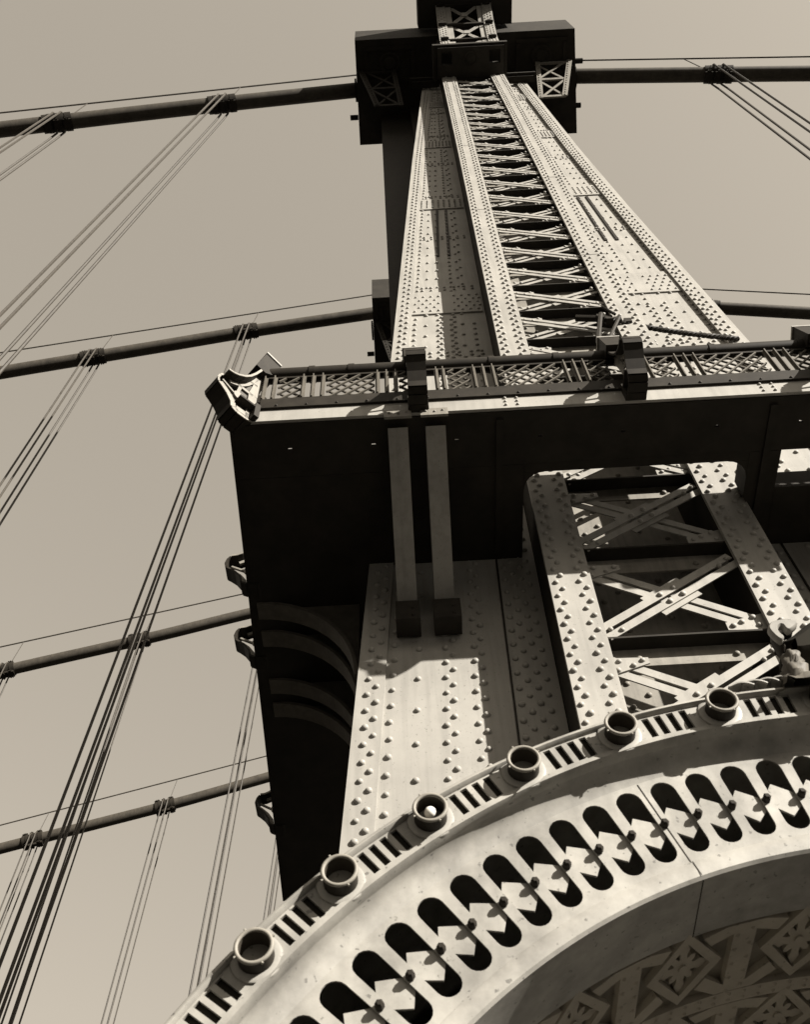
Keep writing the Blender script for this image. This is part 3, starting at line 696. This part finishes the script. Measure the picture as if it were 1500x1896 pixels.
for k in range(-3, 6):
    pc = 101.4+12*k
    for ya, yb in ROWS:
        mb = MB(); cpatch(mb, [(pc-1.15, ya), (pc+1.15, ya), (pc+1.15, yb), (pc-1.15, yb)])
        for y in frange(ya+.05, yb, .105):
            for dp in (-.72, .72):
                x, z = pol(pc+dp, RI); er = Vector((math.cos(R(pc+dp)), 0, math.sin(R(pc+dp)))); et = Vector((-er.z, 0, er.x)); o = Vector((x, y+(.03 if dp > 0 else 0), z))
                n = 7; v = [o+(et*math.cos(q)+Vector((0, 1, 0))*math.sin(q))*.013 for q in [6.283*i/n for i in range(n)]]+[o-er*.012]
                mb.add(v, [(q, (q+1) % n, n) for q in range(n)])
        mb.build('vault_rib', VAULT, arch, smooth=40)
        fc, yc = pc+6, (ya+yb)/2-.03
        hp, hy = 2.75, .195
        mb = MB(); op, oy = 4.0, .285      # diamond frame and its four arms
        dm = [(fc, yc-hy), (fc+hp, yc), (fc, yc+hy), (fc-hp, yc)]; do = [(fc, yc-oy+.02), (fc+op, yc), (fc, yc+oy-.02), (fc-op, yc)]
        for i in range(4):
            j = (i+1) % 4; cpatch(mb, [do[i], do[j], dm[j], dm[i]])
        for sp, yy in ((1, ya), (-1, ya), (1, yb), (-1, yb)):
            sy = -1 if yy == ya else 1
            cpatch(mb, [(fc+sp*1.7, yc+sy*.19), (fc+sp*2.6, yc+sy*.12), (fc+sp*4.85, yy-sy*.06), (fc+sp*4.85, yy), (fc+sp*4.0, yy)])
        dfr = mb.build('diamond_frame', VAULT, arch, smooth=40)
        mb = MB()                          # four-lobed leaf rosette
        for i in range(8):
            a = math.pi/4*i+math.pi/2; big = i % 2 == 0; Lr = 1.0 if big else .62
            pts = []
            for s, w in ((.08, .03), (.3, .16 if big else .12), (.48, .13), (.66, .20 if big else .11), (.84, .11), (1, 0)):
                pts.append((s*Lr, w))
            path = [(s, w) for s, w in pts]+[(s, -w) for s, w in pts[::-1][1:]]
            q = [(fc+hp*(s*math.cos(a)-w*math.sin(a)), yc+hy*(s*math.sin(a)+w*math.cos(a))) for s, w in path]
            cpatch(mb, q, RI+.012, RI+.032)
        q = [(fc+hp*.15*math.cos(a), yc+hy*.15*math.sin(a)) for a in [6.283*i/10 for i in range(10)]]; cpatch(mb, q, RI+.004, RI+.032)
        mb.build('leaf_rosette', VAULT, arch, smooth=40, under=dfr)
mb = MB(); ring(mb, [(RI, YK), (RO-.02, YK)]); mb.build('arch_back', SHADE_DARK, arch, smooth=0)
for s in (-1, 1):
    mb = MB(); a, b = sorted((CX+s*(RI-.06), CX+s*(RO+.04))); mb.box(a, b, YB-.03, YK+.03, -1.6, .35); mb.box(a-.06, b+.06, YB-.09, YK+.09, .355, .5); mb.box(a-.08, b+.08, YB-.1, YK+.1, -1.6, -1.2)
    mb.build('pier', ARCH, arch, smooth=0)

# lamp cups along the band
def cup():
    t = thing('lamp_cup', 'x', 'lamp socket', (0, 0, 0), 'lamp cups along the arch')
    t['at'] = (0, 0, ZC)
    mb = MB(); mb.lathe([(.100, 0), (.098, -.008), (.088, -.012), (.069, -.012)], 32); mb.build('base_ring', ARCH, t)
    mb = MB(); mb.lathe([(.069, -.012), (.067, -.078)], 32); br = mb.build('barrel', DARK, t, smooth=60)
    mb = MB(); mb.tube([(.067*math.cos(a), -.080, .067*math.sin(a)) for a in [2*math.pi*k/32 for k in range(32)]], .0085, 8, closed=True)
    for a in (.5, 2.1, 3.7, 5.2): mb.tube([(.067*math.cos(a), -.080, .067*math.sin(a)), (.082*math.cos(a), -.081, .082*math.sin(a))], .005, 6)
    mb.build('rim', PAINT2, t, smooth=60, under=br)
    mb = MB(); mb.lathe([(.061, -.080), (.060, .03), (.055, .08), (0, .085)], 28); mb.build('reflector', CABLE, t, smooth=60, under=br)
    return t
u0 = cup()
cl = {3: 'lamp cup lowest on the arch, empty and dark inside', 4: 'empty lamp cup second from the low end of the arch', 5: 'lamp cup with a round white bulb in it',
      6: 'empty lamp cup next above the one holding the white bulb', 7: 'empty lamp cup second above the one holding the white bulb', 8: 'empty lamp cup nearest the foot of the leafy scroll ornament', 9: 'lamp cup just beneath the leafy scroll ornament at the picture edge'}
first = True
for i, ph in enumerate(CUPS):
    if i not in cl: continue
    o = u0 if first else copy_tree(u0)
    first = False
    x, z = pol(ph, 3.376); o.location = (x, YB, z+ZC); o['label'] = cl[i]
    if i == 5:
        mb = MB(); mb.lathe([(0, -.074)]+[(.026*math.sin(a), -.048-.026*math.cos(a)) for a in [math.pi*k/10 for k in range(1, 9)]]+[(.014, 0.08)], 18)
        mb.build('bulb', GLASS, o, smooth=60)

# scroll ornament standing on the crown of the arch
orn = thing('scroll_ornament', 'leafy cast scroll ornament standing on the arch at the picture edge', 'ornament', (1.85, 3.42, 3.48))
mb = MB()
prof = [(.125, 0), (.115, .02), (.082, .045), (.088, .075), (.066, .10), (.078, .13), (.056, .16), (.066, .19), (.05, .215), (.056, .235), (.048, .25)]
P = []; n = 26
for r, h in prof:
    for k in range(n):
        a = 2*math.pi*k/n; rr = r*(1+.20*math.sin(5*a+h*46)+.10*math.sin(11*a+h*130)+random.uniform(-.05, .05)); P.append((1.795+h*.16+rr*math.cos(a)*.8, 3.40+rr*math.sin(a)*.8, 3.425+h))
mb.add(P, [(i*n+k, i*n+(k+1) % n, (i+1)*n+(k+1) % n, (i+1)*n+k) for i in range(len(prof)-1) for k in range(n)]); mb.build('leaf_stem', RAIL, orn, smooth=75)
for k in range(4):
    x = 1.74-.065*k; z = math.sqrt(RO**2-(x-CX)**2)
    mb = MB(); vs = []
    for i in range(7):
        q = i/6; w = .035*math.sin(math.pi*min(1, q*1.1+.08))*(1-.1*k); lift = .006+.03*math.sin(q*2.6)*(1-.12*k)
        px = x+.05-.12*q; pz = math.sqrt(RO**2-(px-CX)**2)
        vs += [(px, 3.385-w*.3, pz+lift), (px+.004, 3.41, pz+lift+.012), (px, 3.435+w, pz+lift)]
    mb.add(vs+[(a, b, c-.008) for a, b, c in vs], [(i*3+j, i*3+j+1, i*3+j+4, i*3+j+3) for i in range(6) for j in range(2)]+[(21+i*3+j+3, 21+i*3+j+4, 21+i*3+j+1, 21+i*3+j) for i in range(6) for j in range(2)]+[(i*3, (i+1)*3, 21+(i+1)*3, 21+i*3) for i in range(6)])
    mb.build('leaf', ARCH, orn, smooth=60)
def outline(name, pts, y0, y1, mat, rnd=.012, under=None):
    # a cast piece: the outline at mid depth, drawn in a little towards its front and back so its edges are rounded
    n = len(pts); cx = sum(p[0] for p in pts)/n; cz = sum(p[1] for p in pts)/n
    ins = []
    for k in range(n):
        a, b, c = Vector(pts[k-1]), Vector(pts[k]), Vector(pts[(k+1) % n])
        t = ((b-a).normalized()+(c-b).normalized()).normalized(); nn = Vector((-t.y, t.x))*rnd
        ins.append((b+nn) if MB.ccw(pts) else (b-nn))
    mb = MB(); rows = [(ins, y0), (pts, y0+rnd), (pts, y1-rnd), (ins, y1)]
    mb.add([(p[0], y, p[1]) for P, y in rows for p in P], [tuple(range(n)), tuple(range(3*n, 4*n))[::-1]]+[(r*n+k, r*n+(k+1) % n, (r+1)*n+(k+1) % n, (r+1)*n+k) for r in range(3) for k in range(n)])
    return mb.build(name, mat, orn, smooth=45, under=under)
def soften(pts, it=2):
    for _ in range(it):
        q = []
        for a, b in zip(pts, pts[1:]+pts[:1]): q += [(a[0]*.75+b[0]*.25, a[1]*.75+b[1]*.25), (a[0]*.25+b[0]*.75, a[1]*.25+b[1]*.75)]
        pts = q
    return pts
vol = outline('volute', soften([(1.779, 3.674), (1.757, 3.715), (1.746, 3.763), (1.751, 3.79), (1.771, 3.815), (1.807, 3.83), (1.845, 3.834), (1.88, 3.826), (1.909, 3.806), (1.874, 3.769), (1.842, 3.747), (1.827, 3.759), (1.823, 3.797), (1.804, 3.785), (1.79, 3.766), (1.79, 3.74), (1.806, 3.704)], 2), 3.30, 3.345, ARCH, .007)
outline('volute_back', soften([(1.80, 3.70), (1.79, 3.83), (1.83, 3.90), (1.88, 3.915), (1.93, 3.90), (1.91, 3.84), (1.84, 3.83), (1.81, 3.77), (1.83, 3.71)], 2), 3.36, 3.46, DARK, .015)
outline('scroll_body', soften([(1.80, 3.69), (1.835, 3.72), (1.84, 3.775), (1.85, 3.80), (1.90, 3.83), (1.959, 3.88), (2.037, 3.94), (2.12, 3.975), (2.25, 3.97), (2.42, 3.90), (2.45, 3.78), (2.32, 3.70), (2.1, 3.66), (1.97, 3.67), (1.88, 3.655)], 2), 3.375, 3.62, HOLLOW, .05)  # shade under the scroll put into the black colour
# ---------------------------------------------------------------- light
sc = bpy.context.scene
w = bpy.data.worlds.new("World"); sc.world = w; w.use_nodes = True
N, Lk = w.node_tree.nodes, w.node_tree.links
for n in list(N): N.remove(n)
sky = N.new('ShaderNodeTexSky'); sky.sky_type = 'NISHITA'; sky.sun_disc = False
sv = Vector((.696, -.543, .469)).normalized()
sky.sun_elevation = math.asin(sv.z); sky.sun_rotation = math.atan2(sv.x, sv.y)
sky.dust_density = 3.0; sky.air_density = 1.0
bw = N.new('ShaderNodeRGBToBW'); pwn = N.new('ShaderNodeMath'); pwn.operation = 'POWER'; pwn.inputs[1].default_value = .5
mul = N.new('ShaderNodeMath'); mul.operation = 'MULTIPLY'; mul.inputs[1].default_value = 1.66
tint = N.new('ShaderNodeMix'); tint.data_type = 'RGBA'; tint.blend_type = 'MULTIPLY'; tint.inputs[0].default_value = 1; tint.inputs[7].default_value = (1, .89, .735, 1)
bg = N.new('ShaderNodeBackground'); out = N.new('ShaderNodeOutputWorld'); bg.inputs['Strength'].default_value = .10
Lk.new(sky.outputs[0], bw.inputs[0]); Lk.new(bw.outputs[0], pwn.inputs[0]); Lk.new(pwn.outputs[0], mul.inputs[0])
tcw = N.new('ShaderNodeTexCoord'); sx = N.new('ShaderNodeSeparateXYZ'); mr = N.new('ShaderNodeMapRange'); mr.interpolation_type = 'SMOOTHSTEP'
for i, v in ((1, .08), (2, .50), (3, .10), (4, 1.0)): mr.inputs[i].default_value = v     # sky dimmed low down, out of view, to cut the fill light
mm = N.new('ShaderNodeMath'); mm.operation = 'MULTIPLY'
Lk.new(tcw.outputs['Generated'], sx.inputs[0]); Lk.new(sx.outputs['Z'], mr.inputs[0]); Lk.new(mul.outputs[0], mm.inputs[0]); Lk.new(mr.outputs[0], mm.inputs[1])
Lk.new(mm.outputs[0], tint.inputs[6]); Lk.new(tint.outputs[2], bg.inputs['Color']); Lk.new(bg.outputs[0], out.inputs[0])
su = bpy.data.lights.new('sun', 'SUN'); su.energy = 5.0; su.angle = R(.5); su.color = (1, .95, .87)
so = bpy.data.objects.new('sun', su); C.objects.link(so); so.rotation_euler = sv.to_track_quat('Z', 'Y').to_euler(); so.location = (20, -20, 30)
sc.view_settings.view_transform = 'Standard'; sc.view_settings.look = 'None'; sc.view_settings.exposure = 1.42; sc.view_settings.gamma = 1

# ---------------------------------------------------------------- camera
th_, ro = R(56.4), math.atan(.055)
Rv, Uv, Fv = Vector((1, 0, 0)), Vector((0, -math.sin(th_), math.cos(th_))), Vector((0, math.cos(th_), math.sin(th_)))
right = Rv*math.cos(ro)-Uv*math.sin(ro); up = Rv*math.sin(ro)+Uv*math.cos(ro)
cam = bpy.data.cameras.new('camera'); co = bpy.data.objects.new('camera', cam); C.objects.link(co)
M = Matrix((right, up, -Fv)).transposed().to_4x4(); M.translation = Vector((0, 0, ZC)); co.matrix_world = M
cam.sensor_fit = 'VERTICAL'; cam.sensor_height = 36; cam.lens = 1880/1896*36; cam.clip_start = .05; cam.clip_end = 5000
cam.dof.use_dof = True; cam.dof.focus_distance = 15; cam.dof.aperture_fstop = 5.6
sc.camera = co
for o in bpy.data.objects:
    if 'at' in o: del o['at']
